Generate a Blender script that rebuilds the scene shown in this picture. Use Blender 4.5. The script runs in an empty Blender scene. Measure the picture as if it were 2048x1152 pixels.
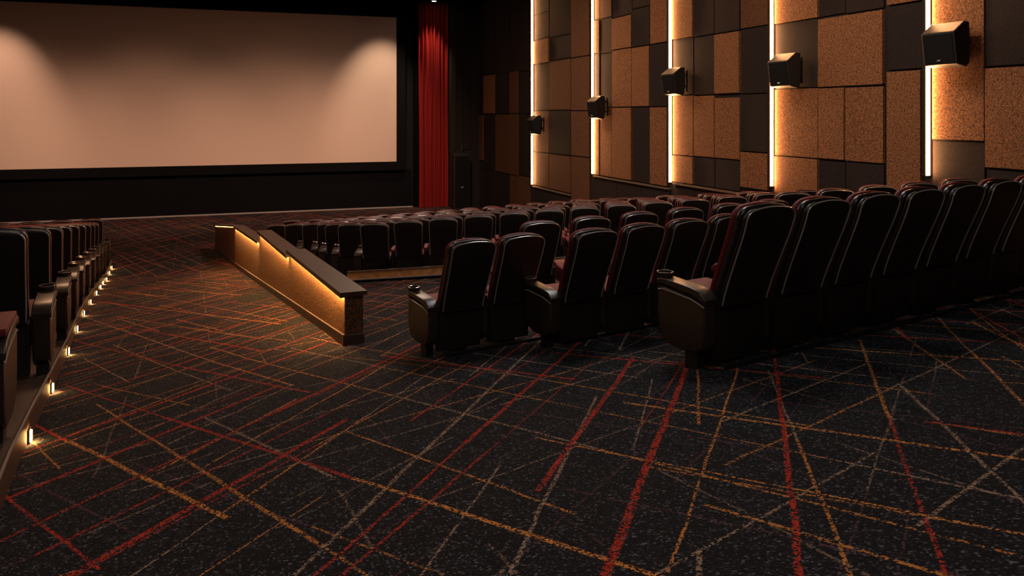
import bpy, bmesh, math, random
from mathutils import Vector, Matrix
random.seed(7)
PI = math.pi
S = bpy.context.scene
C = S.collection

# ------------------------------------------------------------------ camera, world, exposure
EYE = 3.8
F_PX = 1585.0
YAW = math.radians(19.9)
cam_d = bpy.data.cameras.new('camera')
cam = bpy.data.objects.new('camera', cam_d)
C.objects.link(cam)
cam.location = (0, 0, EYE)
cam.rotation_euler = (PI / 2, 0, -YAW)
cam_d.sensor_width = 36.0
cam_d.lens = F_PX / 2048 * 36.0
cam_d.shift_y = -(576 - 227) / 2048.0
cam_d.clip_start = 0.05
S.camera = cam
S.view_settings.view_transform = 'Standard'
S.view_settings.look = 'None'
S.view_settings.exposure = 0.0
S.view_settings.gamma = 1.0
S.view_settings.use_curve_mapping = False
world = bpy.data.worlds.new('world')
S.world = world
world.use_nodes = True
world.node_tree.nodes['Background'].inputs[0].default_value = (1.0, 0.72, 0.5, 1)
world.node_tree.nodes['Background'].inputs[1].default_value = 0.0

CEIL = 8.3          # ceiling height over the lowest floor
WX = 9.8            # side wall plane
WY = 32.0           # screen wall plane


def aim(o, target):
    o.rotation_euler = (Vector(target) - Vector(o.location)).to_track_quat('-Z', 'Y').to_euler()


def spot(loc, target, power, size_deg, blend=0.6, col=(1.0, 0.62, 0.38), rad=0.12, name='spotlight_lamp'):
    d = bpy.data.lights.new(name, 'SPOT')
    d.energy = power
    d.color = col
    d.spot_size = math.radians(size_deg)
    d.spot_blend = blend
    d.shadow_soft_size = rad
    o = bpy.data.objects.new(name, d)
    C.objects.link(o)
    o.location = loc
    aim(o, target)
    return o


def area(loc, target, power, sx, sy, col=(1.0, 0.66, 0.42), name='ceiling_or_fill_lamp'):
    d = bpy.data.lights.new(name, 'AREA')
    d.shape = 'RECTANGLE'
    d.size = sx
    d.size_y = sy
    d.energy = power
    d.color = col
    o = bpy.data.objects.new(name, d)
    C.objects.link(o)
    o.location = loc
    aim(o, target)
    return o


# the room's dimmed ceiling lamps, then an added fill behind the camera
area((5.0, 9.0, 8.1), (5.0, 9.01, 0), 160, 2.0, 2.0, (1.0, 0.92, 0.86))
area((4.5, 20.0, 8.1), (4.5, 20.01, 0), 360, 2.0, 2.0, (1.0, 0.72, 0.54))
area((-2.0, 15.0, 8.1), (-2.0, 15.01, 0), 260, 2.0, 4.0, (1.0, 0.52, 0.28))
area((1.0, 2.5, 8.1), (1.0, 2.51, 0), 46, 2.0, 2.0, (1.0, 0.98, 0.98))
area((0.0, -2.4, 7.9), (4.0, 7.0, 1.5), 60, 3.0, 1.0, (1.0, 0.93, 0.86))  # fill added to brighten the seat backs, not a fixture of the room
# wash over the side wall
for wy, pw in ((9.2, 290), (13.2, 200), (17.0, 130), (21.2, 55)):
    spot((6.4, wy - 0.5, 8.1), (9.8, wy, 4.0), pw, 120, 1.0, (1.0, 0.62, 0.36), 0.10, 'wall_washer_lamp')
# screen washers (scallops at the left and right of the screen) and a soft low wash
spot((5.9, 28.9, 8.1), (5.9, 31.7, 4.0), 700, 60, 0.9, (1.0, 0.72, 0.52), 0.15)
spot((-7.4, 28.9, 8.1), (-7.4, 31.7, 4.0), 640, 60, 0.9, (1.0, 0.64, 0.46), 0.15)
for sx_ in (-7.0, -2.6, 1.8, 5.4):
    spot((sx_, 21.5, 7.9), (sx_, 31.7, 0.4), 1750, 58, 1.0, (1.0, 0.60, 0.42), 0.5, 'screen_wash_lamp')
# curtain downlight lamp is part of the downlight built below


# ------------------------------------------------------------------ geometry of the place
Y1, G2 = 7.43, 0.121


def floor_z(x, y):
    """upper ramp, gentler lower ramp, then level in front of the screen"""
    if y < Y1:
        return 2.66 - 0.141 * y + 0.04 * x
    return max(0.0, 2.66 - 0.141 * Y1 - G2 * (y - Y1) + 0.04 * x)


def ray(px, py):
    u = (px - 1024) / F_PX
    v = (227 - py) / F_PX
    return math.sin(YAW) + u * math.cos(YAW), math.cos(YAW) - u * math.sin(YAW), v


def wall_pt(px, py, x=WX):
    a, b, v = ray(px, py)
    d = x / a
    return b * d, EYE + v * d


def front_pt(px, py, y=WY):
    a, b, v = ray(px, py)
    d = y / b
    return a * d, EYE + v * d


# ------------------------------------------------------------------ materials
def new_mat(name):
    m = bpy.data.materials.new(name)
    m.use_nodes = True
    nt = m.node_tree
    b = nt.nodes['Principled BSDF']
    return m, nt, b


def simple(name, col, rough=0.5, metal=0.0, noise=0.0, scale=20.0, bump=0.0, bscale=200.0, coat=0.0, spec=0.5, sheen=0.0):
    m, nt, b = new_mat(name)
    b.inputs['Base Color'].default_value = (*col, 1)
    b.inputs['Roughness'].default_value = rough
    b.inputs['Metallic'].default_value = metal
    b.inputs['Coat Weight'].default_value = coat
    b.inputs['Specular IOR Level'].default_value = spec
    b.inputs['Sheen Weight'].default_value = sheen
    tc = nt.nodes.new('ShaderNodeTexCoord')
    n = nt.nodes.new('ShaderNodeTexNoise')
    n.inputs['Scale'].default_value = scale
    n.inputs['Detail'].default_value = 4
    nt.links.new(tc.outputs['Object'], n.inputs['Vector'])
    if noise:
        mr = nt.nodes.new('ShaderNodeMapRange')
        mr.inputs['From Min'].default_value = 0.3
        mr.inputs['From Max'].default_value = 0.7
        mr.inputs['To Min'].default_value = 1 - noise
        mr.inputs['To Max'].default_value = 1 + noise
        nt.links.new(n.outputs['Fac'], mr.inputs['Value'])
        mx = nt.nodes.new('ShaderNodeVectorMath')
        mx.operation = 'SCALE'
        mx.inputs[0].default_value = col
        nt.links.new(mr.outputs[0], mx.inputs['Scale'])
        nt.links.new(mx.outputs[0], b.inputs['Base Color'])
    if bump:
        n2 = nt.nodes.new('ShaderNodeTexNoise')
        n2.inputs['Scale'].default_value = bscale
        n2.inputs['Detail'].default_value = 3
        nt.links.new(tc.outputs['Object'], n2.inputs['Vector'])
        bp = nt.nodes.new('ShaderNodeBump')
        bp.inputs['Strength'].default_value = bump
        bp.inputs['Distance'].default_value = 0.01
        nt.links.new(n2.outputs['Fac'], bp.inputs['Height'])
        nt.links.new(bp.outputs[0], b.inputs['Normal'])
    return m


def emit(name, col, strength):
    m = bpy.data.materials.new(name)
    m.use_nodes = True
    nt = m.node_tree
    nt.nodes.remove(nt.nodes['Principled BSDF'])
    e = nt.nodes.new('ShaderNodeEmission')
    e.inputs[0].default_value = (*col, 1)
    e.inputs[1].default_value = strength
    nt.links.new(e.outputs[0], nt.nodes['Material Output'].inputs[0])
    return m


def cork(name, c1, c2, scale=70.0):
    """speckled felt-like acoustic facing"""
    m, nt, b = new_mat(name)
    N, L = nt.nodes, nt.links
    tc = N.new('ShaderNodeTexCoord')
    n = N.new('ShaderNodeTexNoise')
    n.inputs['Scale'].default_value = scale
    n.inputs['Detail'].default_value = 3
    n.inputs['Roughness'].default_value = 0.7
    n.inputs['Distortion'].default_value = 0.6
    L.new(tc.outputs['Object'], n.inputs['Vector'])
    r = N.new('ShaderNodeValToRGB')
    r.color_ramp.elements[0].position = 0.36
    r.color_ramp.elements[0].color = (*c1, 1)
    r.color_ramp.elements[1].position = 0.66
    r.color_ramp.elements[1].color = (*c2, 1)
    L.new(n.outputs['Fac'], r.inputs[0])
    L.new(r.outputs[0], b.inputs['Base Color'])
    b.inputs['Roughness'].default_value = 0.85
    b.inputs['Specular IOR Level'].default_value = 0.25
    bp = N.new('ShaderNodeBump')
    bp.inputs['Strength'].default_value = 0.5
    bp.inputs['Distance'].default_value = 0.01
    L.new(n.outputs['Fac'], bp.inputs['Height'])
    L.new(bp.outputs[0], b.inputs['Normal'])
    return m


def carpet():
    m, nt, b = new_mat('patterned_carpet')
    N, L = nt.nodes, nt.links

    def math_(op, a, c=None, clamp=False):
        n = N.new('ShaderNodeMath')
        n.operation = op
        n.use_clamp = clamp
        for i, v in enumerate((a, c)):
            if v is None:
                continue
            if isinstance(v, (int, float)):
                n.inputs[i].default_value = v
            else:
                L.new(v, n.inputs[i])
        return n.outputs[0]
    tc = N.new('ShaderNodeTexCoord')
    sep = N.new('ShaderNodeSeparateXYZ')
    L.new(tc.outputs['Object'], sep.inputs[0])
    X, Y = sep.outputs[0], sep.outputs[1]
    # base pile: charcoal with paler flecks
    fine = N.new('ShaderNodeTexNoise')
    fine.inputs['Scale'].default_value = 150
    fine.inputs['Detail'].default_value = 3
    fine.inputs['Roughness'].default_value = 0.75
    L.new(tc.outputs['Object'], fine.inputs['Vector'])
    tuft = N.new('ShaderNodeTexVoronoi')
    tuft.inputs['Scale'].default_value = 120
    L.new(tc.outputs['Object'], tuft.inputs['Vector'])
    tr = N.new('ShaderNodeSeparateColor')
    L.new(tuft.outputs['Color'], tr.inputs[0])
    speck = math_('POWER', tr.outputs[0], 14.0)
    big = N.new('ShaderNodeTexNoise')
    big.inputs['Scale'].default_value = 1.6
    big.inputs['Detail'].default_value = 2
    L.new(tc.outputs['Object'], big.inputs['Vector'])
    ramp = N.new('ShaderNodeValToRGB')
    ramp.color_ramp.elements[0].position = 0.4
    ramp.color_ramp.elements[0].color = (0.004, 0.004, 0.005, 1)
    ramp.color_ramp.elements[1].position = 0.68
    ramp.color_ramp.elements[1].color = (0.019, 0.0195, 0.024, 1)
    L.new(fine.outputs['Fac'], ramp.inputs[0])
    mixs = N.new('ShaderNodeMix')
    mixs.data_type = 'RGBA'
    L.new(math_('MULTIPLY', speck, 0.65), mixs.inputs['Factor'])
    L.new(ramp.outputs[0], mixs.inputs['A'])
    mixs.inputs['B'].default_value = (0.24, 0.24, 0.26, 1)
    col = mixs.outputs['Result']
    # warp so that lines are slightly ragged
    rag = math_('MULTIPLY', math_('SUBTRACT', fine.outputs['Fac'], 0.5), 0.022)
    slow = math_('MULTIPLY', math_('SUBTRACT', big.outputs['Fac'], 0.5), 0.03)
    RED = (0.62, 0.040, 0.018)
    ORG = (0.85, 0.30, 0.06)
    TAN = (0.52, 0.32, 0.20)
    PLUM = (0.20, 0.07, 0.09)

    def family(col, ang, spacing, width, seglen, on, c1, c2, seed, strength=1.0):
        a = math.radians(ang)
        t = math_('ADD', math_('MULTIPLY', X, math.cos(a)), math_('MULTIPLY', Y, math.sin(a)))
        p = math_('ADD', math_('MULTIPLY', X, -math.sin(a)), math_('MULTIPLY', Y, math.cos(a)))
        p = math_('ADD', math_('ADD', p, rag), slow)
        p = math_('ADD', p, seed * 1.37 + 100)
        cell = math_('FLOOR', math_('DIVIDE', p, spacing))
        w1 = N.new('ShaderNodeTexWhiteNoise')
        w1.noise_dimensions = '2D'
        cv = N.new('ShaderNodeCombineXYZ')
        L.new(cell, cv.inputs[0])
        cv.inputs[1].default_value = seed
        L.new(cv.outputs[0], w1.inputs['Vector'])
        off = math_('MULTIPLY', math_('ADD', math_('MULTIPLY', w1.outputs['Value'], 0.6), 0.2), spacing)
        loc = math_('SUBTRACT', p, math_('MULTIPLY', cell, spacing))
        dist = math_('ABSOLUTE', math_('SUBTRACT', loc, off))
        seg = math_('FLOOR', math_('DIVIDE', math_('ADD', t, math_('MULTIPLY', w1.outputs['Value'], 37.0)), seglen))
        cv2 = N.new('ShaderNodeCombineXYZ')
        L.new(cell, cv2.inputs[0])
        L.new(seg, cv2.inputs[1])
        cv2.inputs[2].default_value = seed
        w2 = N.new('ShaderNodeTexWhiteNoise')
        w2.noise_dimensions = '3D'
        L.new(cv2.outputs[0], w2.inputs['Vector'])
        rc = N.new('ShaderNodeSeparateColor')
        L.new(w2.outputs['Color'], rc.inputs[0])
        onv = math_('LESS_THAN', rc.outputs[0], on)
        wid = math_('MULTIPLY', math_('ADD', math_('MULTIPLY', rc.outputs[1], 0.7), 0.5), width)
        line = math_('SUBTRACT', 1.0, math_('DIVIDE', dist, wid), True)
        line = math_('MULTIPLY', line, 3.0, True)
        # broken into tufts
        tf = math_('MULTIPLY', math_('SUBTRACT', tr.outputs[1], 0.36), 4.0, True)
        mask = math_('MULTIPLY', math_('MULTIPLY', line, onv), math_('MULTIPLY', tf, strength))
        cm = N.new('ShaderNodeMix')
        cm.data_type = 'RGBA'
        L.new(math_('GREATER_THAN', rc.outputs[2], 0.55), cm.inputs['Factor'])
        cm.inputs['A'].default_value = (*c1, 1)
        cm.inputs['B'].default_value = (*c2, 1)
        mx = N.new('ShaderNodeMix')
        mx.data_type = 'RGBA'
        L.new(mask, mx.inputs['Factor'])
        L.new(col, mx.inputs['A'])
        L.new(cm.outputs['Result'], mx.inputs['B'])
        return mx.outputs['Result']
    col = family(col, 40, 0.30, 0.008, 0.6, 0.45, TAN, PLUM, 5.0, 0.45)
    col = family(col, 92, 0.42, 0.008, 0.7, 0.45, TAN, PLUM, 6.0, 0.4)
    col = family(col, 118, 0.52, 0.008, 1.6, 0.5, PLUM, ORG, 9.0, 0.6)
    col = family(col, 20, 0.41, 0.009, 1.5, 0.5, TAN, ORG, 3.0, 0.7)
    col = family(col, 109, 0.37, 0.011, 1.8, 0.6, ORG, TAN, 2.0, 0.75)
    col = family(col, 57, 0.33, 0.011, 1.4, 0.55, TAN, ORG, 4.0, 0.75)
    col = family(col, 50, 0.45, 0.010, 2.0, 0.6, ORG, RED, 7.0, 0.8)
    col = family(col, 115, 0.62, 0.014, 2.1, 0.6, RED, ORG, 8.0, 0.95)
    col = family(col, 53, 0.50, 0.018, 2.6, 0.68, RED, RED, 1.0, 0.95)
    L.new(col, b.inputs['Base Color'])
    b.inputs['Roughness'].default_value = 0.95
    b.inputs['Specular IOR Level'].default_value = 0.15
    bp = N.new('ShaderNodeBump')
    bp.inputs['Strength'].default_value = 0.8
    bp.inputs['Distance'].default_value = 0.008
    L.new(tuft.outputs['Distance'], bp.inputs['Height'])
    L.new(bp.outputs[0], b.inputs['Normal'])
    return m


M = {}
M['carpet'] = carpet()
M['black_wall'] = simple('black_wall_paint', (0.006, 0.0065, 0.008), 0.8, noise=0.2, scale=1.5, spec=0.2)
M['skirt_black'] = simple('black_masking', (0.004, 0.004, 0.005), 0.9, spec=0.1)
M['dark_wood'] = simple('dark_laminate', (0.060, 0.030, 0.018), 0.42, noise=0.25, scale=6, spec=0.5)
M['shell'] = simple('black_moulded_plastic', (0.017, 0.0125, 0.010), 0.42, noise=0.12, scale=9, bump=0.08, bscale=300, spec=0.45)
M['side'] = simple('black_leatherette', (0.016, 0.011, 0.012), 0.34, bump=0.1, bscale=120, spec=0.6)
M['red'] = simple('crimson_upholstery', (0.15, 0.005, 0.010), 0.65, noise=0.2, scale=40, bump=0.15, bscale=250)
M['edge_highlight'] = simple('pale_edge_highlight', (0.36, 0.31, 0.27), 0.24, spec=1.0, coat=0.6)  # pale tone paints the highlight along glossy seat and console edges
M['console'] = simple('bronze_black_lacquer', (0.030, 0.019, 0.013), 0.33, noise=0.15, scale=12, bump=0.06, bscale=260, spec=0.6)
M['metal'] = simple('brushed_rim_metal', (0.60, 0.52, 0.45), 0.25, metal=0.9)
M['steel'] = simple('black_steel', (0.010, 0.010, 0.010), 0.4, spec=0.5)
M['cork_light'] = cork('rust_brown_felt', (0.055, 0.020, 0.008), (0.40, 0.175, 0.072), 46)
M['cork_mid'] = cork('brown_felt', (0.040, 0.016, 0.008), (0.20, 0.085, 0.038), 46)
M['cork_dark'] = cork('charcoal_brown_felt', (0.014, 0.009, 0.008), (0.032, 0.021, 0.018), 50)
M['cork_low'] = cork('low_wall_cork', (0.07, 0.026, 0.006), (0.42, 0.20, 0.065), 40)
M['wall_back'] = simple('side_wall_dark_board', (0.012, 0.008, 0.006), 0.85)
M['trim'] = simple('bronze_trim', (0.16, 0.11, 0.08), 0.35, spec=0.6)
M['pale_trim'] = simple('pale_edge_trim', (0.30, 0.27, 0.25), 0.4)
M['screen'] = simple('projection_screen_fabric', (0.64, 0.48, 0.385), 0.9, spec=0.05)
M['curtain'] = simple('crimson_velvet', (0.27, 0.014, 0.012), 0.85, spec=0.2)
M['grille'] = simple('speaker_grille_cloth', (0.006, 0.006, 0.006), 0.8, bump=0.3, bscale=400, spec=0.2)
M['cabinet'] = simple('speaker_cabinet_black', (0.020, 0.018, 0.017), 0.45, bump=0.1, bscale=300, spec=0.5)
M['badge'] = simple('silver_badge', (0.75, 0.72, 0.68), 0.3, metal=0.6)
M['led'] = emit('warm_light_diffuser', (1.0, 0.46, 0.18), 95.0)
M['led_low'] = emit('amber_light_diffuser', (1.0, 0.50, 0.17), 165.0)
M['led_dots'] = emit('amber_dot_diffuser', (1.0, 0.48, 0.12), 9.0)
M['step_led'] = emit('step_light_lens', (1.0, 0.55, 0.17), 60.0)
M['down_led'] = emit('downlight_lens', (1.0, 0.90, 0.80), 20.0)
M['riser_wood'] = simple('oak_riser', (0.60, 0.27, 0.09), 0.45, noise=0.3, scale=12)


# ------------------------------------------------------------------ mesh helpers
def box(bm, x0, x1, y0, y1, z0, z1, bev=0.0, mat=None):
    vs = [bm.verts.new((x, y, z)) for x in (x0, x1) for y in (y0, y1) for z in (z0, z1)]
    idx = [(0, 1, 3, 2), (4, 6, 7, 5), (0, 4, 5, 1), (2, 3, 7, 6), (0, 2, 6, 4), (1, 5, 7, 3)]
    fs = [bm.faces.new([vs[i] for i in f]) for f in idx]
    if mat is not None:
        for v in vs:
            v.co = mat @ v.co
    if bev:
        es = list({e for f in fs for e in f.edges})
        bmesh.ops.bevel(bm, geom=es, offset=bev, segments=2, affect='EDGES', profile=0.7)
    return vs


def prism_x(bm, prof, x0, x1, bev=0.0, seg=2):
    """polygon in (y, z) pushed along x"""
    a = [bm.verts.new((x0, y, z)) for y, z in prof]
    c = [bm.verts.new((x1, y, z)) for y, z in prof]
    n = len(prof)
    fs = [bm.faces.new(a[::-1]), bm.faces.new(c)]
    rim = list(fs[0].edges) + list(fs[1].edges)
    for i in range(n):
        fs.append(bm.faces.new((a[i], a[(i + 1) % n], c[(i + 1) % n], c[i])))
    bmesh.ops.recalc_face_normals(bm, faces=fs)
    if bev:
        bmesh.ops.bevel(bm, geom=rim, offset=bev, segments=seg, affect='EDGES', profile=0.6)


def loft(bm, rings):
    vr = [[bm.verts.new(p) for p in r] for r in rings]
    n = len(vr[0])
    for a, c in zip(vr, vr[1:]):
        for i in range(n):
            bm.faces.new((a[i], a[(i + 1) % n], c[(i + 1) % n], c[i]))
    bm.faces.new(vr[0][::-1])
    bm.faces.new(vr[-1])


def tube(bm, pts, r, n=6, closed=False):
    rings = []
    P = [Vector(p) for p in pts]
    for i, p in enumerate(P):
        q0 = P[i - 1] if (i or closed) else p
        q1 = P[(i + 1) % len(P)] if (i + 1 < len(P) or closed) else p
        t = (q1 - q0).normalized()
        up = Vector((0, 1, 0)) if abs(t.y) < 0.9 else Vector((1, 0, 0))
        s = t.cross(up).normalized()
        w = s.cross(t).normalized()
        rings.append([bm.verts.new(p + r * (math.cos(k * 2 * PI / n) * s + math.sin(k * 2 * PI / n) * w)) for k in range(n)])
    m = len(rings)
    for j in range(m if closed else m - 1):
        a, c = rings[j], rings[(j + 1) % m]
        for i in range(n):
            bm.faces.new((a[i], a[(i + 1) % n], c[(i + 1) % n], c[i]))
    if not closed:
        bm.faces.new(rings[0][::-1])
        bm.faces.new(rings[-1])


def ring_cyl(bm, cx, cy, z0, z1, r0, r1, n=24):
    """hollow cup: outer radius r0, inner r1"""
    def circ(r, z):
        return [bm.verts.new((cx + r * math.cos(2 * PI * k / n), cy + r * math.sin(2 * PI * k / n), z)) for k in range(n)]
    a, c, d, e = circ(r0 * 0.92, z0), circ(r0, z1), circ(r1, z1), circ(r1 * 0.9, z0 + 0.01)
    for p, q in ((a, c), (c, d), (d, e)):
        for i in range(n):
            bm.faces.new((p[i], p[(i + 1) % n], q[(i + 1) % n], q[i]))
    bm.faces.new(a[::-1])
    bm.faces.new(e)


def obj(name, bm, mat, parent=None, smooth=False, angle=40):
    bmesh.ops.recalc_face_normals(bm, faces=bm.faces)
    me = bpy.data.meshes.new(name)
    bm.to_mesh(me)
    bm.free()
    me.materials.append(mat)
    if smooth:
        me.shade_smooth()
        try:
            me.set_sharp_from_angle(angle=math.radians(angle))
        except Exception:
            pass
    o = bpy.data.objects.new(name, me)
    C.objects.link(o)
    if parent:
        o.parent = parent
    return o


def thing(name, label, cat, loc=(0, 0, 0), rz=0, group=None):
    o = bpy.data.objects.new(name, None)
    C.objects.link(o)
    o.location = loc
    o.rotation_euler = (0, 0, rz)
    o.empty_display_size = 0.2
    o['label'] = label
    o['category'] = cat
    if group:
        o['group'] = group
    return o


def tag(o, label, cat, group=None):
    o['label'] = label
    o['category'] = cat
    if group:
        o['group'] = group
    return o


def struct(name, bm, mat, parent=None, label=None):
    o = obj(name, bm, mat, parent)
    if not parent:
        o['kind'] = 'structure'
        if label:
            o['label'] = label
            o['category'] = name.split('_')[0]
    return o


def copy_tree(o, parent=None):
    c = o.copy()
    C.objects.link(c)
    c.parent = parent
    for ch in o.children:
        copy_tree(ch, c)
    return c


ORD = ['', 'first', 'second', 'third', 'fourth', 'fifth', 'sixth', 'seventh', 'eighth', 'ninth', 'tenth', 'eleventh',
       'twelfth', 'thirteenth', 'fourteenth', 'fifteenth', 'sixteenth', 'seventeenth', 'eighteenth', 'nineteenth', 'twentieth']

# ------------------------------------------------------------------ the room shell
X0, Y0 = -12.0, -3.0


def crease_y(x):
    return Y1 + (2.66 - 0.141 * Y1 + 0.04 * x) / G2


bm = bmesh.new()
XS = [X0, -1.0, 5.0, WX]
top = [bm.verts.new((x, Y0, 2.66 - 0.141 * Y0 + 0.04 * x)) for x in XS]
brk = [bm.verts.new((x, Y1, floor_z(x, Y1))) for x in XS]
mid = [bm.verts.new((x, crease_y(x), 0)) for x in XS]
far = [bm.verts.new((x, WY, 0)) for x in XS]
for a, c in ((top, brk), (brk, mid), (mid, far)):
    for i in range(3):
        bm.faces.new((a[i], a[i + 1], c[i + 1], c[i]))
r = bmesh.ops.extrude_face_region(bm, geom=bm.faces[:])
for v in r['geom']:
    if isinstance(v, bmesh.types.BMVert):
        v.co.z -= 0.2
struct('floor', bm, M['carpet'], label='charcoal carpet crossed by red, orange and tan lines')

bm = bmesh.new()
box(bm, X0, WX + 0.2, WY, WY + 0.2, -0.2, CEIL)
struct('wall_front', bm, M['black_wall'], label='black wall behind the projection screen')
bm = bmesh.new()
box(bm, WX, WX + 0.2, Y0, WY, -0.2, CEIL)
struct('wall_right', bm, M['wall_back'], label='side wall clad in brown acoustic panels')
bm = bmesh.new()
box(bm, X0 - 0.2, X0, Y0, WY, -0.2, CEIL)
struct('wall_left', bm, M['black_wall'])
bm = bmesh.new()
box(bm, X0, WX, Y0 - 0.2, Y0, -0.2, CEIL)
struct('wall_back', bm, M['black_wall'])
bm = bmesh.new()
box(bm, X0, WX, Y0, WY, CEIL, CEIL + 0.2)
struct('ceiling', bm, M['black_wall'])

# pale strip where the carpet meets the screen wall
bm = bmesh.new()
box(bm, X0, 7.15, WY - 0.40, WY - 0.34, 0.0, 0.05, 0.008)
struct('trim_1', bm, M['pale_trim'], label='thin pale edging along the foot of the screen wall')
# stage skirt: black plinth wall under the screen
bm = bmesh.new()
box(bm, X0, 7.1, WY - 0.34, WY, 0.0, 1.55, 0.01)
struct('baseboard_front', bm, M['skirt_black'])

# ------------------------------------------------------------------ screen
SX1, SZ1 = front_pt(793, 35, WY - 0.5)
_, SZ0 = front_pt(793, 323, WY - 0.5)
SX0 = -9.6
scr = thing('projection_screen', 'wide blank beige cinema screen in a black masking frame', 'screen', ((SX0 + SX1) / 2, WY - 0.5, SZ0))
hw = (SX1 - SX0) / 2
H = SZ1 - SZ0
bm = bmesh.new()
box(bm, -hw, hw, 0.0, 0.04, 0, H)
obj('screen_surface', bm, M['screen'], scr)
for nm, (a, b_, c, d) in {'masking_top': (-hw - .35, hw + .35, H, H + .35), 'masking_bottom': (-hw - .35, hw + .35, -.35, 0),
                          'masking_side': (hw, hw + .35, 0, H)}.items():
    bm = bmesh.new()
    box(bm, a, b_, -0.03, 0.14, c, d, 0.01)
    obj(nm, bm, M['skirt_black'], scr)
bm = bmesh.new()
box(bm, -hw, hw, 0.16, 0.46, 0.2, H - 0.2)
obj('screen_backing', bm, M['skirt_black'], scr)

# ------------------------------------------------------------------ curtain and dark drapes
def curtain_mesh(x0, x1, y, z0, z1, folds, amp, seed):
    rnd = random.Random(seed)
    bm = bmesh.new()
    n = folds * 10
    ph = [rnd.uniform(-0.5, 0.5) for _ in range(folds + 1)]
    zs = [z0 + (z1 - z0) * k / 12 for k in range(13)]
    fr, bk = [], []
    for z in zs:
        rf, rb = [], []
        for i in range(n + 1):
            t = i / n
            f = t * folds
            k = int(min(f, folds - 1e-6))
            a = amp * (0.75 + 0.5 * ph[k] * (1 - t * 0))
            q = math.sin(f * 2 * PI + 0.5 * math.sin(3.1 * f + seed))
            yy = y + a * (abs(q) ** 0.8 * (1 if q > 0 else -1)) + 0.01 * math.sin(z * 1.3 + i * 0.2)
            xx = x0 + (x1 - x0) * t + 0.012 * math.sin(z * 0.9 + f)
            rf.append(bm.verts.new((xx, yy, z)))
            rb.append(bm.verts.new((xx, yy + 0.02, z)))
        fr.append(rf)
        bk.append(rb)
    for g in (fr, bk):
        for a, c in zip(g, g[1:]):
            for i in range(n):
                bm.faces.new((a[i], a[i + 1], c[i + 1], c[i]))
    for k in (0, -1):
        for i in range(n):
            bm.faces.new((fr[k][i], fr[k][i + 1], bk[k][i + 1], bk[k][i]))
    return bm


cx0, _ = front_pt(838, 200, 31.3)
cx1, _ = front_pt(904, 200, 31.3)
cur = obj('stage_curtain', curtain_mesh(cx0, cx1, 31.3, 0.01, CEIL - 0.02, 8, 0.15, 3), M['curtain'], None, True, 80)
tag(cur, 'tall crimson velvet curtain in deep folds beside the screen', 'curtain')
dx0, _ = front_pt(822, 200, 31.55)
dr = obj('side_drape', curtain_mesh(7.18, dx0 + 0.42, 31.6, 0.01, CEIL - 0.02, 4, 0.06, 5), M['skirt_black'], None, True, 80)
tag(dr, 'narrow black drape between the screen and the crimson curtain', 'curtain')

# dark ribbed return wall between the curtain and the side wall
rx0, _ = front_pt(906, 200, 30.7)
bm = bmesh.new()
box(bm, rx0, WX, 30.9, WY, 0, CEIL - 0.01)
struct('wall_corner', bm, M['wall_back'])
for k, px in enumerate((911, 921, 930, 939)):
    bx_, _ = front_pt(px, 200, 30.9)
    bm = bmesh.new()
    box(bm, bx_ - 0.06, bx_ + 0.02, 30.82, 30.9, 2.35, 7.4, 0.006)
    tag(obj('wall_batten', bm, M['cork_dark']), ORD[k + 1] + ' upright dark batten from the crimson curtain toward the panelled wall', 'batten', 'dark battens in the corner')

# tall black loudspeaker cabinet in the corner
kx0, _ = front_pt(908, 300, 30.2)
kx1, _ = front_pt(940, 300, 30.2)
cab = thing('floor_loudspeaker', 'tall black loudspeaker cabinet standing in the corner beside the crimson curtain', 'loudspeaker', ((kx0 + kx1) / 2, 30.3, 0))
bm = bmesh.new()
w = (kx1 - kx0) / 2
box(bm, -w, w, -0.1, 0.45, 0, 2.2, 0.02)
obj('cabinet', bm, M['cabinet'], cab)
bm = bmesh.new()
box(bm, -w + .05, w - .05, -0.13, -0.1, 0.1, 2.1, 0.008)
obj('grille', bm, M['grille'], cab)
bm = bmesh.new()
box(bm, -0.05, 0.05, -0.145, -0.13, 0.86, 0.90, 0.004)
obj('badge', bm, M['badge'], cab)
bm = bmesh.new()
box(bm, -0.07, 0.07, -0.08, 0.10, 2.2, 2.26, 0.01)
box(bm, -0.035, 0.035, -0.04, 0.04, 2.26, 2.62, 0.01)
obj('horn_driver', bm, M['cabinet'], cab)

# ceiling downlight over the curtain
dlx, _ = front_pt(868, 3, 30.5)
dl = thing('ceiling_downlight', 'small bright round downlight in the black ceiling above the crimson curtain', 'downlight', (dlx, 30.5, CEIL))
bm = bmesh.new()
bmesh.ops.create_cone(bm, cap_ends=True, segments=24, radius1=0.13, radius2=0.13, depth=0.06, matrix=Matrix.Translation((0, 0, -0.03)))
obj('housing', bm, M['steel'], dl)
bm = bmesh.new()
bmesh.ops.create_cone(bm, cap_ends=True, segments=24, radius1=0.08, radius2=0.08, depth=0.01, matrix=Matrix.Translation((0, 0, -0.065)))
obj('lens', bm, M['down_led'], dl)
lp = spot((dlx, 30.5, CEIL - 0.10), (dlx, 31.3, 5.2), 430, 52, 0.8, (1.0, 0.62, 0.42), 0.08, 'downlight_lamp')

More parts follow.
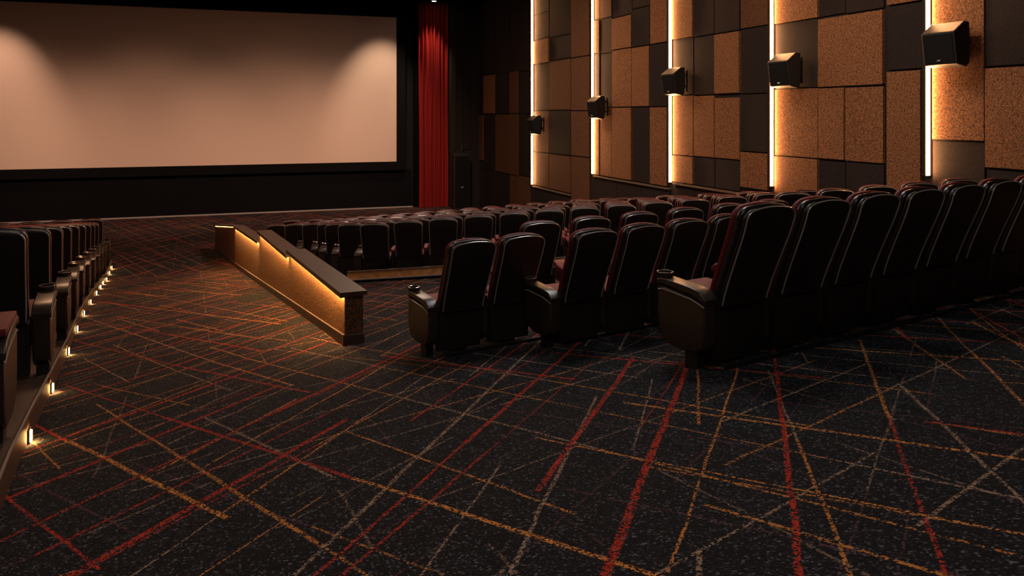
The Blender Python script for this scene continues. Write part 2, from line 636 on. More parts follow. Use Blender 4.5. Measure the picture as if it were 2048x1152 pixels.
# ------------------------------------------------------------------ side wall: light strips, panels, speakers
STRIPS = [(1064, 369), (1185, 348), (1340, 365), (1543, 373), (1855, 352)]
SN = ['the first strip from the screen', 'the second strip from the screen', 'the third strip from the screen', 'the fourth strip from the screen', 'the fifth strip from the screen']
SNAME = ['first', 'second', 'third', 'fourth', 'fifth']
strip_y = []
for k, (px, py) in enumerate(STRIPS):
    y, z = wall_pt(px, py, WX - 0.1)
    strip_y.append(y)
    t = thing('light_strip', 'tall glowing warm light strip on the panelled wall, %s of five counting from the screen' % SNAME[k], 'light strip',
              (WX - 0.002, y, z), 0, 'glowing strips on the side wall')
    hh = CEIL - z - 0.02
    bm = bmesh.new()
    box(bm, -0.14, 0.0, 0.0, 0.06, 0, hh)
    obj('channel', bm, M['wall_back'], t)
    bm = bmesh.new()
    box(bm, -0.125, -0.075, -0.022, -0.002, 0.01, hh - 0.01)
    obj('diffuser', bm, M['led'], t)

# panels: (bay, [columns]) ; column = (x0, x1, [(ytop, ybot, tone, x1override)])  pixel layout converted to the wall plane
PANELS = [
    (0, [(943, 966, [(-10, 150, 'D'), (150, 229, 'D'), (230, 319, 'M'), (320, 416, 'D')]),
         (967, 989, [(-10, 149, 'D'), (150, 227, 'L'), (229, 339, 'D'), (340, 416, 'D')]),
         (990, 1018, [(-10, 147, 'D'), (148, 227, 'D'), (229, 345, 'M'), (346, 416, 'D')]),
         (1019, 1036, [(-10, 142, 'D'), (143, 227, 'M'), (228, 350, 'M'), (351, 414, 'M')]),
         (1037, 1059, [(-10, 142, 'D'), (143, 227, 'D'), (228, 352, 'D'), (353, 414, 'M')])]),
    (1, [(1067, 1097, [(-12, 26, 'D'), (27, 78, 'D'), (79, 126, 'L'), (128, 221, 'D'), (222, 304, 'M'), (305, 369, 'M')]),
         (1098, 1141, [(-12, 72, 'D'), (73, 119, 'D'), (120, 220, 'M'), (221, 309, 'D'), (310, 376, 'M')]),
         (1142, 1179, [(-12, 113, 'M'), (114, 221, 'M'), (222, 313, 'M'), (314, 414, 'M')])]),
    (2, [(1188, 1199, [(-12, 39, 'M'), (40, 106, 'M'), (107, 213, 'D'), (214, 348, 'L')]),
         (1200, 1223, [(-12, 35, 'M'), (36, 106, 'D'), (107, 213, 'D'), (214, 350, 'L')]),
         (1224, 1263, [(-12, 32, 'D'), (33, 97, 'L'), (98, 214, 'L'), (215, 354, 'L')]),
         (1264, 1299, [(-12, 15, 'D'), (16, 92, 'D'), (93, 213, 'L'), (214, 361, 'D')]),
         (1300, 1334, [(-12, 86, 'L'), (87, 213, 'D'), (214, 366, 'L')])]),
    (3, [(1344, 1386, [(-12, 76, 'L'), (77, 190, 'D'), (191, 311, 'L'), (312, 363, 'L')]),
         (1387, 1428, [(-12, 71, 'D'), (72, 190, 'D'), (191, 314, 'L'), (315, 366, 'D')]),
         (1429, 1479, [(-12, 64, 'D'), (65, 187, 'L'), (195, 318, 'L'), (319, 372, 'D')]),
         (1480, 1535, [(-12, 54, 'M'), (55, 187, 'D'), (188, 304, 'D'), (305, 378, 'L')])]),
    (4, [(1548, 1636, [(-12, 42, 'L'), (43, 176, 'D'), (177, 314, 'L'), (315, 392, 'L')]),
         (1637, 1689, [(-12, 31, 'D'), (175, 319, 'L'), (322, 400, 'D')]),
         (1690, 1767, [(-12, 22, 'D'), (173, 325, 'L'), (326, 410, 'D')]),
         (1637, 1767, [(28, 172, 'L')]),
         (1774, 1843, [(-14, 6, 'L'), (8, 139, 'D'), (141, 420, 'L')])]),
    (5, [(1860, 1969, [(-20, 281, 'L'), (283, 430, 'D')]),
         (1970, 2100, [(-30, 130, 'D'), (132, 340, 'L'), (342, 460, 'D')]),
         (2101, 2300, [(-40, 100, 'L'), (101, 350, 'D'), (351, 520, 'L')]),
         (2301, 2700, [(-60, 150, 'D'), (151, 500, 'L')])]),
]
NUM = ['', 'one', 'two', 'three', 'four', 'five']
BAY = ['before strip one', 'between strips one and two', 'between strips two and three', 'between strips three and four',
       'between strips four and five', 'past strip five']
TONE = {'L': ('cork_light', 'rust-brown'), 'M': ('cork_mid', 'dull brown'), 'D': ('cork_dark', 'charcoal-brown')}
rnd = random.Random(11)
for bay, cols in PANELS:
    for ci, (xa, xb, rows) in enumerate(cols):
        for ri, (ya, yb, tone) in enumerate(rows):
            dep = {'L': 0.055, 'M': 0.045, 'D': 0.035}[tone] + rnd.uniform(-0.008, 0.014)
            cxp = (xa + xb) / 2
            y1, _ = wall_pt(xa, 200, WX - 0.05)
            y0, _ = wall_pt(xb, 200, WX - 0.05)
            y1 = min(y1, 30.88)
            y0 = min(y0, y1 - 0.3)
            if bay < 5 and y0 < strip_y[bay] + 0.075:
                y0 = strip_y[bay] + 0.075
            if bay > 0 and y1 > strip_y[bay - 1] - 0.03:
                y1 = strip_y[bay - 1] - 0.03
            _, zt = wall_pt(cxp, ya, WX - dep)
            _, zb = wall_pt(cxp, yb, WX - dep)
            zt = min(zt, CEIL - 0.01)
            if ya < 0:
                zt = CEIL - 0.01
            if bay == 1 and ri == len(rows) - 1 and ci < 2:
                zb = wall_pt(1067, 370, WX - dep)[1]
            if bay == 2 and ri == len(rows) - 1:
                zb = wall_pt(1188, 349, WX - dep)[1]
            if bay == 3 and ri == len(rows) - 1 and ci < 3:
                zb = wall_pt(1344, 363, WX - dep)[1]
            zb = max(zb, floor_z(WX, (y0 + y1) / 2) + 0.02)
            g = 0.008
            bm = bmesh.new()
            box(bm, -dep, 0, -(y1 - y0) / 2 + g, (y1 - y0) / 2 - g, -(zt - zb) / 2 + g, (zt - zb) / 2 - g, 0.006)
            o = obj('acoustic_panel', bm, M[TONE[tone][0]])
            o.location = (WX - 0.002, (y0 + y1) / 2, (zt + zb) / 2)
            big_one = len(rows) == 1
            if big_one:
                lab = 'largest square rust-brown wall panel, in the bay between the fourth and fifth strips'
            else:
                lab = '%s wall panel %s, column %s from screen, %s from top' % (
                    TONE[tone][1], BAY[bay], NUM[ci + 1 if not (bay == 4 and ci == 4) else 4], ORD[ri + 1])
            tag(o, lab, 'wall panel', 'acoustic panels on the side wall')

# dark wainscot and its bronze rail under the panels, stepping with the floor
for k, (xa, xb, py) in enumerate([(1064, 1142, 370), (1185, 1337, 349), (1343, 1480, 363)]):
    y1, z = wall_pt(xa, py, WX - 0.06)
    y0, _ = wall_pt(xb, py, WX - 0.06)
    bm = bmesh.new()
    box(bm, WX - 0.10, WX, y0, y1 - 0.09, z - 0.06, z - 0.02, 0.006)
    struct('trim_%d' % (k + 2), bm, M['trim'], label=None)
    bm = bmesh.new()
    n = 3 if k else 2
    zf = min(floor_z(WX, y0), floor_z(WX, y1)) - 0.05
    for j in range(n):
        a, c = y0 + (y1 - 0.09 - y0) * j / n, y0 + (y1 - 0.09 - y0) * (j + 1) / n
        box(bm, WX - 0.045, WX, a + .008, c - .008, zf, z - 0.07, 0.006)
    struct('baseboard_right' if k == 0 else 'baseboard_right.%03d' % k, bm, M['cork_dark'])


def make_speaker(loc, label, w=0.54, sc=1.0):
    t = thing('wall_speaker', label, 'speaker', loc, 0, 'speakers along the side wall')
    # profile in (outward, z): the body leans down into the room
    prof = [(-0.24, 0.29), (-0.34, 0.30), (-0.53, 0.15), (-0.47, -0.29), (-0.30, -0.33), (-0.24, -0.28)]

    def prism_y(bm, prof, y0, y1, bev):
        a = [bm.verts.new((x, y0, z)) for x, z in prof]
        c = [bm.verts.new((x, y1, z)) for x, z in prof]
        n = len(prof)
        fs = [bm.faces.new(a), bm.faces.new(c[::-1])]
        for i in range(n):
            fs.append(bm.faces.new((a[i], a[(i + 1) % n], c[(i + 1) % n], c[i])))
        bmesh.ops.recalc_face_normals(bm, faces=fs)
        bmesh.ops.bevel(bm, geom=list({e for f in fs for e in f.edges}), offset=bev, segments=2, affect='EDGES', profile=0.6)
    bm = bmesh.new()
    prism_y(bm, prof, -w / 2, w / 2, 0.014)
    obj('cabinet', bm, M['cabinet'], t)
    # front grille lies on the face from (-.60,.13) to (-.53,-.33)
    bm = bmesh.new()
    prism_y(bm, [(-0.520, 0.125), (-0.537, 0.125), (-0.482, -0.268), (-0.468, -0.268)], -w / 2 + .03, w / 2 - .03, 0.003)
    g = obj('grille', bm, M['grille'], t)
    bm = bmesh.new()
    for dy in (-0.016, 0.016):
        bmesh.ops.create_uvsphere(bm, u_segments=10, v_segments=6, radius=0.013, matrix=Matrix.Translation((-0.494, dy, -0.235)))
    obj('badge', bm, M['badge'], g)
    bm = bmesh.new()
    box(bm, -0.10, -0.06, -0.11, 0.11, -0.24, 0.24, 0.006)
    obj('wall_plate', bm, M['steel'], t)
    bm = bmesh.new()
    box(bm, -0.26, -0.08, -0.05, 0.05, 0.12, 0.17, 0.006)
    box(bm, -0.26, -0.08, -0.05, 0.05, -0.14, -0.09, 0.006)
    box(bm, -0.22, -0.17, -0.16, 0.16, -0.20, 0.22, 0.008)
    obj('bracket', bm, M['steel'], t)
    return t


for k, (px, py) in enumerate([(1067, 249), (1190, 214), (1344, 162), (1566, 140), (1888, 88)]):
    y, z = wall_pt(px, py, WX - 0.4)
    make_speaker((WX, y, z), 'black angled loudspeaker bracketed in front of %s' % SN[k])

# ------------------------------------------------------------------ cinema seats
SP = 0.54


def back_y(z):
    t = max(0.0, min(1.2, (z - 0.28) / 0.84))
    s = t * t * (3 - 2 * t) if t < 1 else 1.0
    return -0.27 * (0.35 * t + 0.65 * s)


def half_w(z, ztop, r, w0, w1, zb=0.4):
    w = w0 + (w1 - w0) * max(0, min(1, (z - zb) / (ztop - zb)))
    k = z - (ztop - r)
    if k > 0:
        w = w - r + math.sqrt(max(0.0, r * r - k * k))
    return w


def back_layer(y_off, thick, zb, ztop, w0, w1, r, arch, n=32, e=5.0, puff=0.0):
    zs = [zb + (ztop - r - zb) * i / 9 for i in range(10)] + [ztop - r + r * math.sin(a * PI / 18) for a in range(1, 10)]
    zs[-1] = ztop - r * 0.004
    rings = []
    for z in zs:
        w = half_w(z, ztop, r, w0, w1, zb)
        w = max(w, 0.02)
        tt = thick
        k = (z - (ztop - 0.035)) / 0.035
        if k > 0:
            tt = thick * math.sqrt(max(0.1, 1 - k * k * 0.9))
        ring = []
        for i in range(n):
            a = 2 * PI * i / n
            ca, sa = math.cos(a), math.sin(a)
            x = w * abs(ca) ** (2 / e) * (1 if ca >= 0 else -1)
            y = tt / 2 * abs(sa) ** (2 / e) * (1 if sa >= 0 else -1)
            if puff and sa > 0:
                y += puff * (1 - (x / w) ** 2)
            kk = max(0.0, (z - 0.8) / (ztop - 0.8))
            zz = z - arch * (x / w1) ** 2 * kk
            ring.append((x, back_y(z) + y_off + y, zz))
        rings.append(ring)
    bm = bmesh.new()
    loft(bm, rings)
    return bm


def rim_path(y_off, zb, ztop, w0, w1, r, arch):
    zs = [zb + (ztop - r - zb) * i / 10 for i in range(11)] + [ztop - r + r * math.sin(a * PI / 14) for a in range(1, 7)]
    left = []
    for z in zs:
        w = half_w(z, ztop, r, w0, w1, zb)
        kk = max(0.0, (z - 0.8) / (ztop - 0.8))
        left.append((w, back_y(z) + y_off, z - arch * (w / w1) ** 2 * kk))
    wt = left[-1][0]
    mid = []
    for i in range(1, 12):
        x = wt * (1 - 2 * i / 12)
        mid.append((x, back_y(ztop) + y_off, ztop - arch * (x / w1) ** 2))
    return left + mid + [(-x, y, z) for x, y, z in reversed(left)]


def seat_parts(t):
    ZT = 1.10
    b = obj('backrest', back_layer(-0.015, 0.045, 0.40, ZT - 0.014, 0.215, 0.236, 0.060, 0.03), M['shell'], t, True, 50)
    bm = bmesh.new()
    tube(bm, rim_path(-0.037, 0.42, ZT - 0.018, 0.211, 0.230, 0.056, 0.03), 0.0050, 6)
    obj('edge_highlight', bm, M['edge_highlight'], b, True)  # tube added on the shell rim to carry its highlight
    obj('side_bolster', back_layer(0.035, 0.065, 0.40, ZT, 0.220, 0.240, 0.070, 0.03), M['side'], t, True, 50)
    obj('back_cushion', back_layer(0.085, 0.050, 0.42, ZT + 0.002, 0.218, 0.239, 0.075, 0.03, puff=0.02), M['red'], t, True, 50)
    # lower rear panel with a recessed frame line
    bm = bmesh.new()
    prism_x(bm, [(-0.035, 0.40), (0.03, 0.42), (0.08, 0.04), (0.03, 0.02), (0.0, 0.03)], -0.225, 0.225, 0.01)
    lp_ = obj('lower_panel', bm, M['shell'], t, True, 30)
    bm = bmesh.new()
    tube(bm, [(-0.205, -0.034, 0.385), (0.205, -0.034, 0.385)], 0.004, 5)
    tube(bm, [(0.205, -0.034, 0.385), (0.205, -0.004, 0.08)], 0.004, 5)
    obj('panel_bead', bm, M['side'], lp_, True)
    # seat cushion
    bm = bmesh.new()
    prism_x(bm, [(0.10, 0.30), (0.10, 0.42), (0.30, 0.455), (0.50, 0.46), (0.545, 0.43), (0.53, 0.35), (0.30, 0.30)], -0.235, 0.235, 0.025, 3)
    obj('seat_cushion', bm, M['red'], t, True, 50)
    bm = bmesh.new()
    prism_x(bm, [(0.08, 0.24), (0.08, 0.31), (0.30, 0.31), (0.50, 0.35), (0.48, 0.30), (0.30, 0.24)], -0.22, 0.22, 0.01)
    obj('seat_pan', bm, M['shell'], t, True, 40)
    bm = bmesh.new()
    box(bm, -0.05, 0.05, 0.10, 0.30, 0.02, 0.26, 0.008)
    box(bm, -0.09, 0.09, 0.03, 0.36, -0.03, 0.025, 0.006)
    obj('pedestal', bm, M['steel'], t)


def add_arm(t, side):
    x = side * SP / 2
    bm = bmesh.new()
    prism_x(bm, [(-0.02, 0.50), (-0.02, 0.14), (0.05, 0.06), (0.26, 0.06), (0.34, 0.20), (0.44, 0.46), (0.45, 0.52), (0.10, 0.53)], x - 0.020, x + 0.020, 0.006)
    arm = obj('armrest', bm, M['console'], t, True, 30)
    bm = bmesh.new()
    prism_x(bm, [(-0.01, 0.515), (0.10, 0.535), (0.42, 0.525), (0.47, 0.50), (0.48, 0.535), (0.44, 0.57), (0.12, 0.585), (0.0, 0.56)], x - 0.034, x + 0.034, 0.014, 3)
    obj('armrest_pad', bm, M['red'], arm, True, 50)


def add_console(t, side, pad=False):
    x = side * (SP / 2 + 0.03)
    bm = bmesh.new()
    prism_x(bm, [(-0.045, 0.43), (-0.05, 0.22), (-0.03, 0.14), (0.04, 0.09), (0.26, 0.09), (0.35, 0.12), (0.395, 0.19), (0.41, 0.30),
                 (0.40, 0.475), (0.35, 0.49), (0.08, 0.465), (0.0, 0.445)], x - 0.055, x + 0.055, 0.018, 3)
    c = obj('end_panel', bm, M['console'], t, True, 40)
    bm = bmesh.new()
    prism_x(bm, [(-0.055, 0.465), (-0.05, 0.43), (0.0, 0.455), (0.08, 0.48), (0.35, 0.503), (0.40, 0.49), (0.405, 0.53), (0.35, 0.545), (0.09, 0.527), (0.0, 0.512)],
            x - 0.062, x + 0.062, 0.010, 3)
    a = obj('console_armrest', bm, M['console'], t, True, 40)
    if pad:
        bm = bmesh.new()
        box(bm, x - 0.06, x + 0.06, -0.02, 0.36, 0.53, 0.57, 0.018)
        obj('armrest_pad', bm, M['red'], a, True, 50)
    else:
        bm = bmesh.new()
        ring_cyl(bm, x, 0.385, 0.47, 0.575, 0.058, 0.049)
        h = obj('cup_holder', bm, M['shell'], t, True, 40)
        bm = bmesh.new()
        tube(bm, [(x + 0.054 * math.cos(k * PI / 14), 0.385 + 0.054 * math.sin(k * PI / 14), 0.576) for k in range(28)], 0.005, 6, True)
        obj('holder_rim', bm, M['metal'], h, True)
    bm = bmesh.new()
    tube(bm, [(x + side * 0.056, y, z) for y, z in ((-0.045, 0.415), (0.0, 0.43), (0.08, 0.45), (0.24, 0.463), (0.35, 0.470), (0.39, 0.46))], 0.005, 6)
    obj('panel_bead', bm, M['edge_highlight'], c, True)  # console edge highlight put into a pale bead
    bm = bmesh.new()
    box(bm, x - 0.04, x + 0.04, 0.04, 0.15, -0.04, 0.11, 0.006)
    obj('foot', bm, M['steel'], t)
    return c


def proto(kind):
    t = thing('cinema_seat', '', 'seat')
    seat_parts(t)
    if kind == 'bare':
        pass
    elif kind == 'left':
        add_console(t, -1)
        add_arm(t, 1)
    elif kind == 'right':
        add_console(t, 1)
        add_arm(t, -1)
    elif kind == 'right_pad':
        add_console(t, 1, True)
        add_arm(t, -1)
    elif kind == 'plain_l':
        add_arm(t, -1)
    else:
        add_arm(t, 1)
    return t


PROTO = {k: proto(k) for k in ('left', 'right', 'right_pad', 'plain', 'plain_l', 'bare')}
USED = set()


def put(kind, x, y, z, rz, sc, label, group, sx=1.0):
    if kind in USED:
        o = copy_tree(PROTO[kind])
    else:
        o = PROTO[kind]
        USED.add(kind)
    o.location = (x, y, z)
    o.rotation_euler = (0, 0, rz)
    o.scale = (sc * sx, sc, sc)
    o['label'] = label
    o['group'] = group
    return o


def catmull(pts, n=24):
    P = [Vector(p) for p in pts]
    P = [2 * P[0] - P[1]] + P + [2 * P[-1] - P[-2]]
    out = []
    for i in range(1, len(P) - 2):
        for k in range(n):
            t = k / n
            a, b_, c, d = P[i - 1], P[i], P[i + 1], P[i + 2]
            out.append(0.5 * ((2 * b_) + (-a + c) * t + (2 * a - 5 * b_ + 4 * c - d) * t * t + (-a + 3 * b_ - 3 * c + d) * t ** 3))
    out.append(P[-2])
    return out


def walk(pts, step, first):
    """points at equal distance along a smooth path"""
    path = catmull(pts)
    out, acc, want = [], 0.0, first
    for a, c in zip(path, path[1:]):
        seg = (c - a).length
        while seg > 0 and acc + seg >= want:
            p = a + (c - a) * ((want - acc) / seg)
            dirv = (c - a).normalized()
            out.append((p.x, p.y, math.atan2(dirv.y, dirv.x)))
            want += step
        acc += seg
    return out


def seat_row(pts, sc, desc, group, pitch=SP, turn=1.0, kz=0.0, skip_console=False, first=None, nmax=99, sx=1.0):
    """pts: floor line of the row from the aisle end; turn: how far the seats follow the bend of the row"""
    sp = pitch
    out = []
    res = walk(pts, sp, sp / 2 + 0.06 if first is None else first)[:nmax]
    for i, (x, y, h) in enumerate(res):
        rz = h * turn
        kind = 'left' if (i == 0 and not skip_console) else ('bare' if nmax == 2 else 'plain')
        lab = '%s, %s from its aisle end' % (desc, ORD[i + 1] if i + 1 < len(ORD) else 'last')
        out.append(put(kind, x, y, floor_z(x, y) + kz, rz, sc, lab, group, sx))
    return out


H12 = math.radians(11.8)


def line_pts(x, y, hd, length):
    return [(x + length * t * math.cos(hd), y + length * t * math.sin(hd)) for t in (0, 0.5, 1)]


seat_row(line_pts(2.84, 4.34, H12, 7.0), 0.97, 'tall black cinema seat with crimson sides in the rearmost row', 'seats in the rearmost row', pitch=0.568, nmax=8)
seat_row(line_pts(1.52, 6.20, H12, 1.15), 0.86, 'black seat in the pair beside the low lit divider', 'pair of seats beside the low divider', pitch=0.475, nmax=2)
seat_row(line_pts(2.40, 5.80, H12, 3.6), 0.86, 'black cinema seat in the row continuing from the pair', 'seats in the second row from the rear', pitch=0.50, nmax=6)
seat_row(line_pts(2.78, 8.0, math.radians(1), 4.2), 0.90, 'black seat whose top peeks over the second row', 'seats in the third row from the rear', pitch=0.60, nmax=6)
seat_row([(6.45, 8.45), (7.6, 8.1), (8.8, 7.75), (9.45, 7.5)], 0.95, 'black seat in the row ending under the fifth light strip', 'seats in the row by the fifth light strip', pitch=0.54, nmax=5, skip_console=True)
C0 = [(2.1, 13.55), (3.26, 12.9), (4.9, 12.15), (6.88, 11.2), (9.3, 10.2)]
seat_row(C0, 0.90, 'black seat in the row above the oak riser', 'seats in the row above the oak riser', pitch=0.58, turn=0.6, nmax=13, sx=1.12)
FAR = [
    [(1.85, 14.75), (3.6, 14.0), (6.9, 12.3), (9.2, 11.3)],
    [(1.75, 15.9), (3.8, 15.1), (7.0, 13.4), (9.2, 12.4)],
    [(1.7, 17.0), (4.0, 16.3), (7.0, 14.7), (9.2, 13.6)],
    [(1.5, 18.2), (4.0, 17.6), (7.0, 16.1), (9.2, 15.0)],
    [(1.2, 19.4), (4.2, 18.9), (7.0, 17.6), (9.2, 16.4)],
    [(0.85, 20.6), (4.4, 20.2), (7.2, 19.1), (9.2, 17.9)],
    [(1.3, 21.8), (5.0, 21.5), (7.4, 20.8), (9.2, 19.8)],
]
for k, pts in enumerate(FAR):
    seat_row(pts, 0.90, 'small black seat in the %s row beyond the riser row' % ORD[k + 1], '%s row of seats past the oak riser row' % ORD[k + 1],
             pitch=0.60, turn=0.6, sx=1.12)

# ------------------------------------------------------------------ left block: platform, seats, step lights
EDGE = [(-0.78, 3.0), (-0.97, 4.35), (-1.09, 5.34), (-1.28, 7.03), (-1.50, 9.05), (-1.72, 10.95), (-1.92, 12.8), (-2.12, 14.9), (-2.33, 17.3), (-2.5, 19.2), (-2.62, 21.6)]
PH = 0.18


def edge_x(y):
    for (xa, ya), (xb, yb) in zip(EDGE, EDGE[1:]):
        if y <= yb:
            return xa + (xb - xa) * (y - ya) / (yb - ya)
    return EDGE[-1][0]


bm = bmesh.new()
ys = sorted(set([0.5] + [e[1] for e in EDGE] + [crease_y(-2.3)]))
rings = []
for y in ys:
    ex = edge_x(max(y, 3.0))
    rings.append([bm.verts.new(p) for p in ((ex, y, floor_z(ex, y) - 0.02), (ex, y, floor_z(ex, y) + PH), (X0, y, floor_z(X0, y) + PH), (X0, y, floor_z(X0, y) - 0.02))])
for a, c in zip(rings, rings[1:]):
    for i in range(4):
        bm.faces.new((a[i], a[(i + 1) % 4], c[(i + 1) % 4], c[i]))
bm.faces.new(rings[0])
bm.faces.new(rings[-1][::-1])
struct('floor_platform', bm, M['dark_wood'], label='low dark platform with lights along its edge')
# bronze nosing on the platform edge
bm = bmesh.new()
tube(bm, [(edge_x(max(y, 3.0)) + 0.004, y, floor_z(edge_x(max(y, 3.0)), y) + PH + 0.002) for y in ys], 0.012, 6)
struct('trim_5', bm, M['trim'])

LIGHT_Y = [5.34, 7.03, 9.05, 10.95, 12.8, 14.6, 16.4, 17.9, 19.1, 20.0, 20.8, 21.5]
t0 = None
for k, y in enumerate(LIGHT_Y):
    ex = edge_x(y)
    lab = 'small amber step light in the platform edge, %s from the rear' % ORD[k + 1]
    if t0 is None:
        t0 = thing('step_light', lab, 'step light', (0, 0, 0), 0, 'step lights along the platform edge')
        bm = bmesh.new()
        box(bm, -0.01, 0.014, -0.035, 0.035, 0.005, 0.085, 0.004)
        obj('housing', bm, M['steel'], t0)
        bm = bmesh.new()
        box(bm, 0.014, 0.022, -0.024, 0.024, 0.012, 0.072, 0.003)
        obj('lens', bm, M['step_led'], t0)
        t = t0
        ld = bpy.data.lights.new('step_lamp', 'SPOT')
        ld.energy = 13.0
        ld.color = (1.0, 0.52, 0.16)
        ld.spot_size = math.radians(150)
        ld.spot_blend = 0.8
        ld.shadow_soft_size = 0.02
        lo = bpy.data.objects.new('lamp', ld)
        C.objects.link(lo)
        lo.parent = t0
        lo.location = (0.05, 0, 0.07)
        lo.rotation_euler = (0, math.radians(50), 0)
    else:
        t = copy_tree(t0)
        t['label'] = lab
    t.location = (ex, y, floor_z(ex, y))
    t.rotation_euler = (0, 0, math.radians(5.8))

ROWS_L = [4.55, 6.80, 8.85, 10.75, 12.5, 14.2, 15.8, 17.3, 18.7, 19.8, 20.8]
HL = math.radians(5.6)
X_MID = -2.0
for k, y in enumerate(ROWS_L):
    ex = edge_x(y) + (0.02 if k else -0.03)
    # how many seats fall inside the frame
    n = max(1, min(6, int((ex - 0.08 + 0.235 * y) / (SP * 1.02)) + 1))
    for i in range(n):
        x = ex - 0.38 - i * SP * 1.10
        yy = y - (x - ex) * -math.tan(HL) * 0.0 + (ex - x) * math.tan(-HL) * 1.0
        z = floor_z(X_MID, yy) + PH
        lab = 'black seat on the light-edged platform, %s row from the rear, %s' % (
            ORD[k + 1], ['at the aisle', 'one in', 'two in', 'three in', 'four in', 'five in'][i])
        put(('right_pad' if k == 0 else 'right') if i == 0 else 'plain_l', x, yy, z, HL, 1.08, lab, 'seats on the light-edged platform')

# ------------------------------------------------------------------ low stepped wall with a lit underside
PA, PB = Vector((1.04, 7.43)), Vector((0.23, 20.9))
along = (PB - PA).normalized()
nrm = Vector((along.y, -along.x))      # points toward +X side
plen = (PB - PA).length


def plane_hit(px, py):
    a, b_, v = ray(px, py)
    # solve d*(a,b) = PA + s*along
    det = a * (-along.y) + along.x * b_
    d = (PA.x * (-along.y) + along.x * PA.y) / det
    s = (Vector((a * d, b_ * d)) - PA).dot(along)
    return s, EYE + v * d


TH = 0.17
s0, z0 = 0.0, plane_hit(690, 585)[1]
s1, z1 = plane_hit(579, 499)
_, z1b = plane_hit(576, 506)
s2, z2b = plane_hit(519, 461)
_, z2 = plane_hit(514, 475)
s3, z3 = plen, plane_hit(470, 451)[1]
SEGS = [(0.0, s1, z0, z1), (s1, s2, z1b, z2b), (s2, s3, z2, z3)]
lw = thing('low_divider', 'low stepped cork-faced aisle divider with glowing edge under its dark cap', 'divider', (PA.x, PA.y, floor_z(PA.x, PA.y)),
           math.atan2(along.y, along.x))
FZ = floor_z(PA.x, PA.y)


def loc_floor(s, yo=0.0):
    p = PA + along * s - nrm * yo
    return floor_z(p.x, p.y) - FZ


def slanted(bm, sa, sb, ya, yb, fa, fb, bev=0.0):
    """box along s with end heights: fa(s) bottom, fb(s) top"""
    n = 6 if sb - sa > 1 else 1
    rings = []
    for k in range(n + 1):
        s = sa + (sb - sa) * k / n
        rings.append([(s, ya, fa(s)), (s, yb, fa(s)), (s, yb, fb(s)), (s, ya, fb(s))])
    loft(bm, rings)


def lin(sa, sb, a, c):
    return lambda s: a + (c - a) * (s - sa) / (sb - sa)


# local frame: x along the wall away from the camera, y = left (toward the aisle)
crease_s = next(s / 20 for s in range(0, 400) if loc_floor(s / 20) <= -FZ + 1e-6)
for i, (sa, sb, za, zb) in enumerate(SEGS):
    tp = lin(sa, sb, za - FZ, zb - FZ)
    bm = bmesh.new()
    slanted(bm, sa, sb, -TH, 0.0, lambda s: loc_floor(s) + 0.09, lambda s: tp(s) - 0.035)
    obj('cork_panel', bm, M['cork_low'], lw)
    bm = bmesh.new()
    slanted(bm, sa - (0.03 if i == 0 else -0.0), sb, -TH - 0.035, 0.046, lambda s: tp(s) - 0.035, lambda s: tp(s))
    slanted(bm, sa - (0.03 if i == 0 else -0.0), sb, 0.038, 0.046, lambda s: tp(s) - 0.048, lambda s: tp(s) - 0.034)  # lip added under the cap edge to block the strip's outward glow
    if i == 0:
        slanted(bm, sa - 0.03, sa - 0.02, -TH, 0.046, lambda s: tp(s) - 0.048, lambda s: tp(s) - 0.034)
    obj('cap', bm, M['dark_wood'], lw)
    bm = bmesh.new()
    slanted(bm, sa + (0.03 if i == 0 else 0.10), sb - 0.10, 0.012, 0.032, lambda s: tp(s) - 0.044, lambda s: tp(s) - 0.036)
    obj('light_strip', bm, M['led_low'], lw)
bm = bmesh.new()
slanted(bm, -0.012, plen, -TH - 0.012, 0.014, lambda s: loc_floor(s) - 0.03, lambda s: loc_floor(s) + 0.085)
obj('plinth', bm, M['dark_wood'], lw)
bm = bmesh.new()
slanted(bm, -0.016, plen, 0.0, 0.018, lambda s: loc_floor(s) + 0.085, lambda s: loc_floor(s) + 0.097)
slanted(bm, -0.016, 0.0, -TH - 0.012, 0.018, lambda s: loc_floor(s) + 0.085, lambda s: loc_floor(s) + 0.097)
obj('plinth_bead', bm, M['trim'], lw)
bm = bmesh.new()
slanted(bm, -0.012, -0.001, -TH, 0.0, lambda s: loc_floor(0) + 0.097, lambda s: z0 - FZ - 0.036)
obj('end_post', bm, M['cork_mid'], lw)
# short return at the far end, turned toward the left aisle
q0 = Vector((0.23, 20.92))
q1 = Vector((-0.26, 23.6))
al2 = (q1 - q0).normalized()
rt = thing('divider_return', 'short dark end section of the lit divider, on its screen side', 'divider', (q0.x, q0.y, 0), math.atan2(al2.y, al2.x))
ln = (q1 - q0).length
zt0 = z3
zt1 = EYE + (227 - 449) / F_PX * 22.1
bm = bmesh.new()
slanted(bm, 0.02, ln, -TH, 0, lambda s: 0.09, lambda s: zt0 + (zt1 - zt0) * s / ln - 0.035)
obj('cork_panel', bm, M['cork_mid'], rt)
bm = bmesh.new()
slanted(bm, 0.02, ln + .02, -TH - .03, 0.05, lambda s: zt0 + (zt1 - zt0) * s / ln - 0.035, lambda s: zt0 + (zt1 - zt0) * s / ln)
obj('cap', bm, M['dark_wood'], rt)
bm = bmesh.new()
slanted(bm, 0.02, ln, -TH - .01, 0.012, lambda s: 0.0, lambda s: 0.088)
obj('plinth', bm, M['dark_wood'], rt)
bm = bmesh.new()
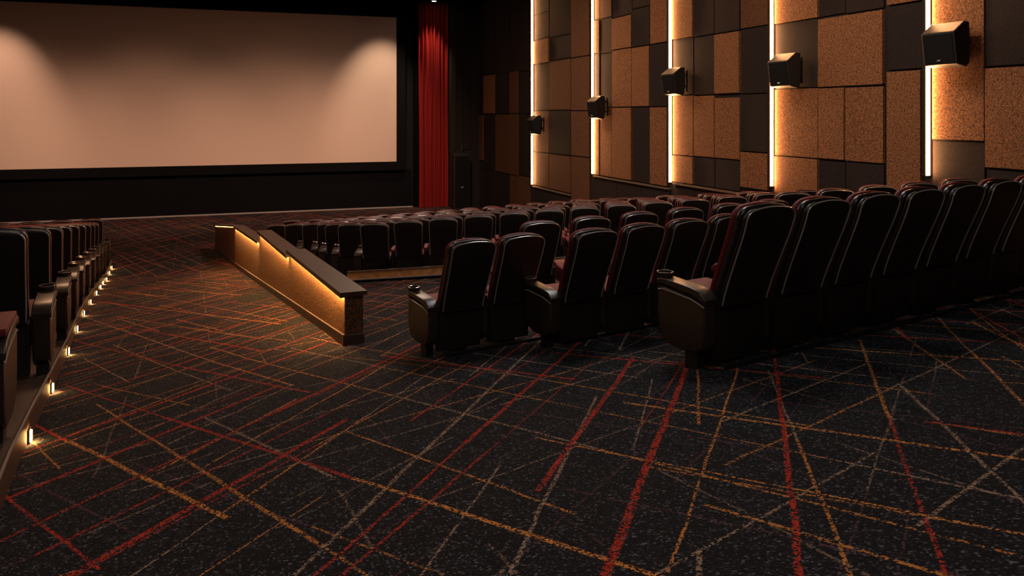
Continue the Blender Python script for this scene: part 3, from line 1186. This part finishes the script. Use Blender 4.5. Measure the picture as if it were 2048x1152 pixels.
for k in range(16):
    sx = 0.12 + k * 0.16
    zz = zt0 + (zt1 - zt0) * sx / ln
    box(bm, sx, sx + 0.05, 0.006, 0.022, zz - 0.055, zz - 0.040)
obj('light_strip', bm, M['led_dots'], rt)

# ------------------------------------------------------------------ risers and floor rails behind the right-hand rows
def along_strip(name, pts, off, thick, zlo, zhi, mat, n=10, parent=None, seam=0.0):
    path = catmull(pts, n)
    bm = bmesh.new()
    rings = []
    for i, p in enumerate(path):
        q0_ = path[max(0, i - 1)]
        q1_ = path[min(len(path) - 1, i + 1)]
        d = (q1_ - q0_).normalized()
        nn = Vector((d.y, -d.x))
        a = p + nn * off
        c = p + nn * (off + thick)
        z = floor_z(p.x, p.y)
        rings.append([(a.x, a.y, z + zlo), (c.x, c.y, z + zlo), (c.x, c.y, z + zhi), (a.x, a.y, z + zhi)])
    loft(bm, rings)
    return obj(name, bm, mat, parent)


RIS = [(2.0, 13.5), (3.2, 12.78), (4.85, 12.02), (6.8, 11.1), (9.2, 10.1)]
rz_ = thing('row_riser', 'narrow oak-faced riser with pale edge behind the row beyond the low divider', 'riser')
along_strip('base', RIS, 0.13, 0.05, -0.02, 0.055, M['skirt_black'], parent=rz_)
along_strip('pale_edge', RIS, 0.125, 0.065, 0.055, 0.072, M['pale_trim'], parent=rz_)
along_strip('oak_face', RIS, 0.13, 0.035, 0.072, 0.19, M['riser_wood'], parent=rz_)
along_strip('top_edge', RIS, 0.12, 0.055, 0.19, 0.205, M['trim'], parent=rz_)
o = along_strip('floor_rail', line_pts(2.95, 4.36, H12, 7.0), 0.10, 0.03, -0.01, 0.045, M['steel'])
tag(o, 'black floor rail behind the right-hand seat row closest to the camera', 'rail')
o = along_strip('floor_rail', line_pts(1.62, 6.18, H12, 1.0), 0.09, 0.03, -0.01, 0.04, M['steel'])
tag(o, 'short black floor rail behind the pair of seats by the divider', 'rail')
o = along_strip('floor_rail', line_pts(2.6, 6.02, H12, 3.2), 0.09, 0.03, -0.01, 0.04, M['steel'])
tag(o, 'black floor rail behind the second right-hand row of seats', 'rail')
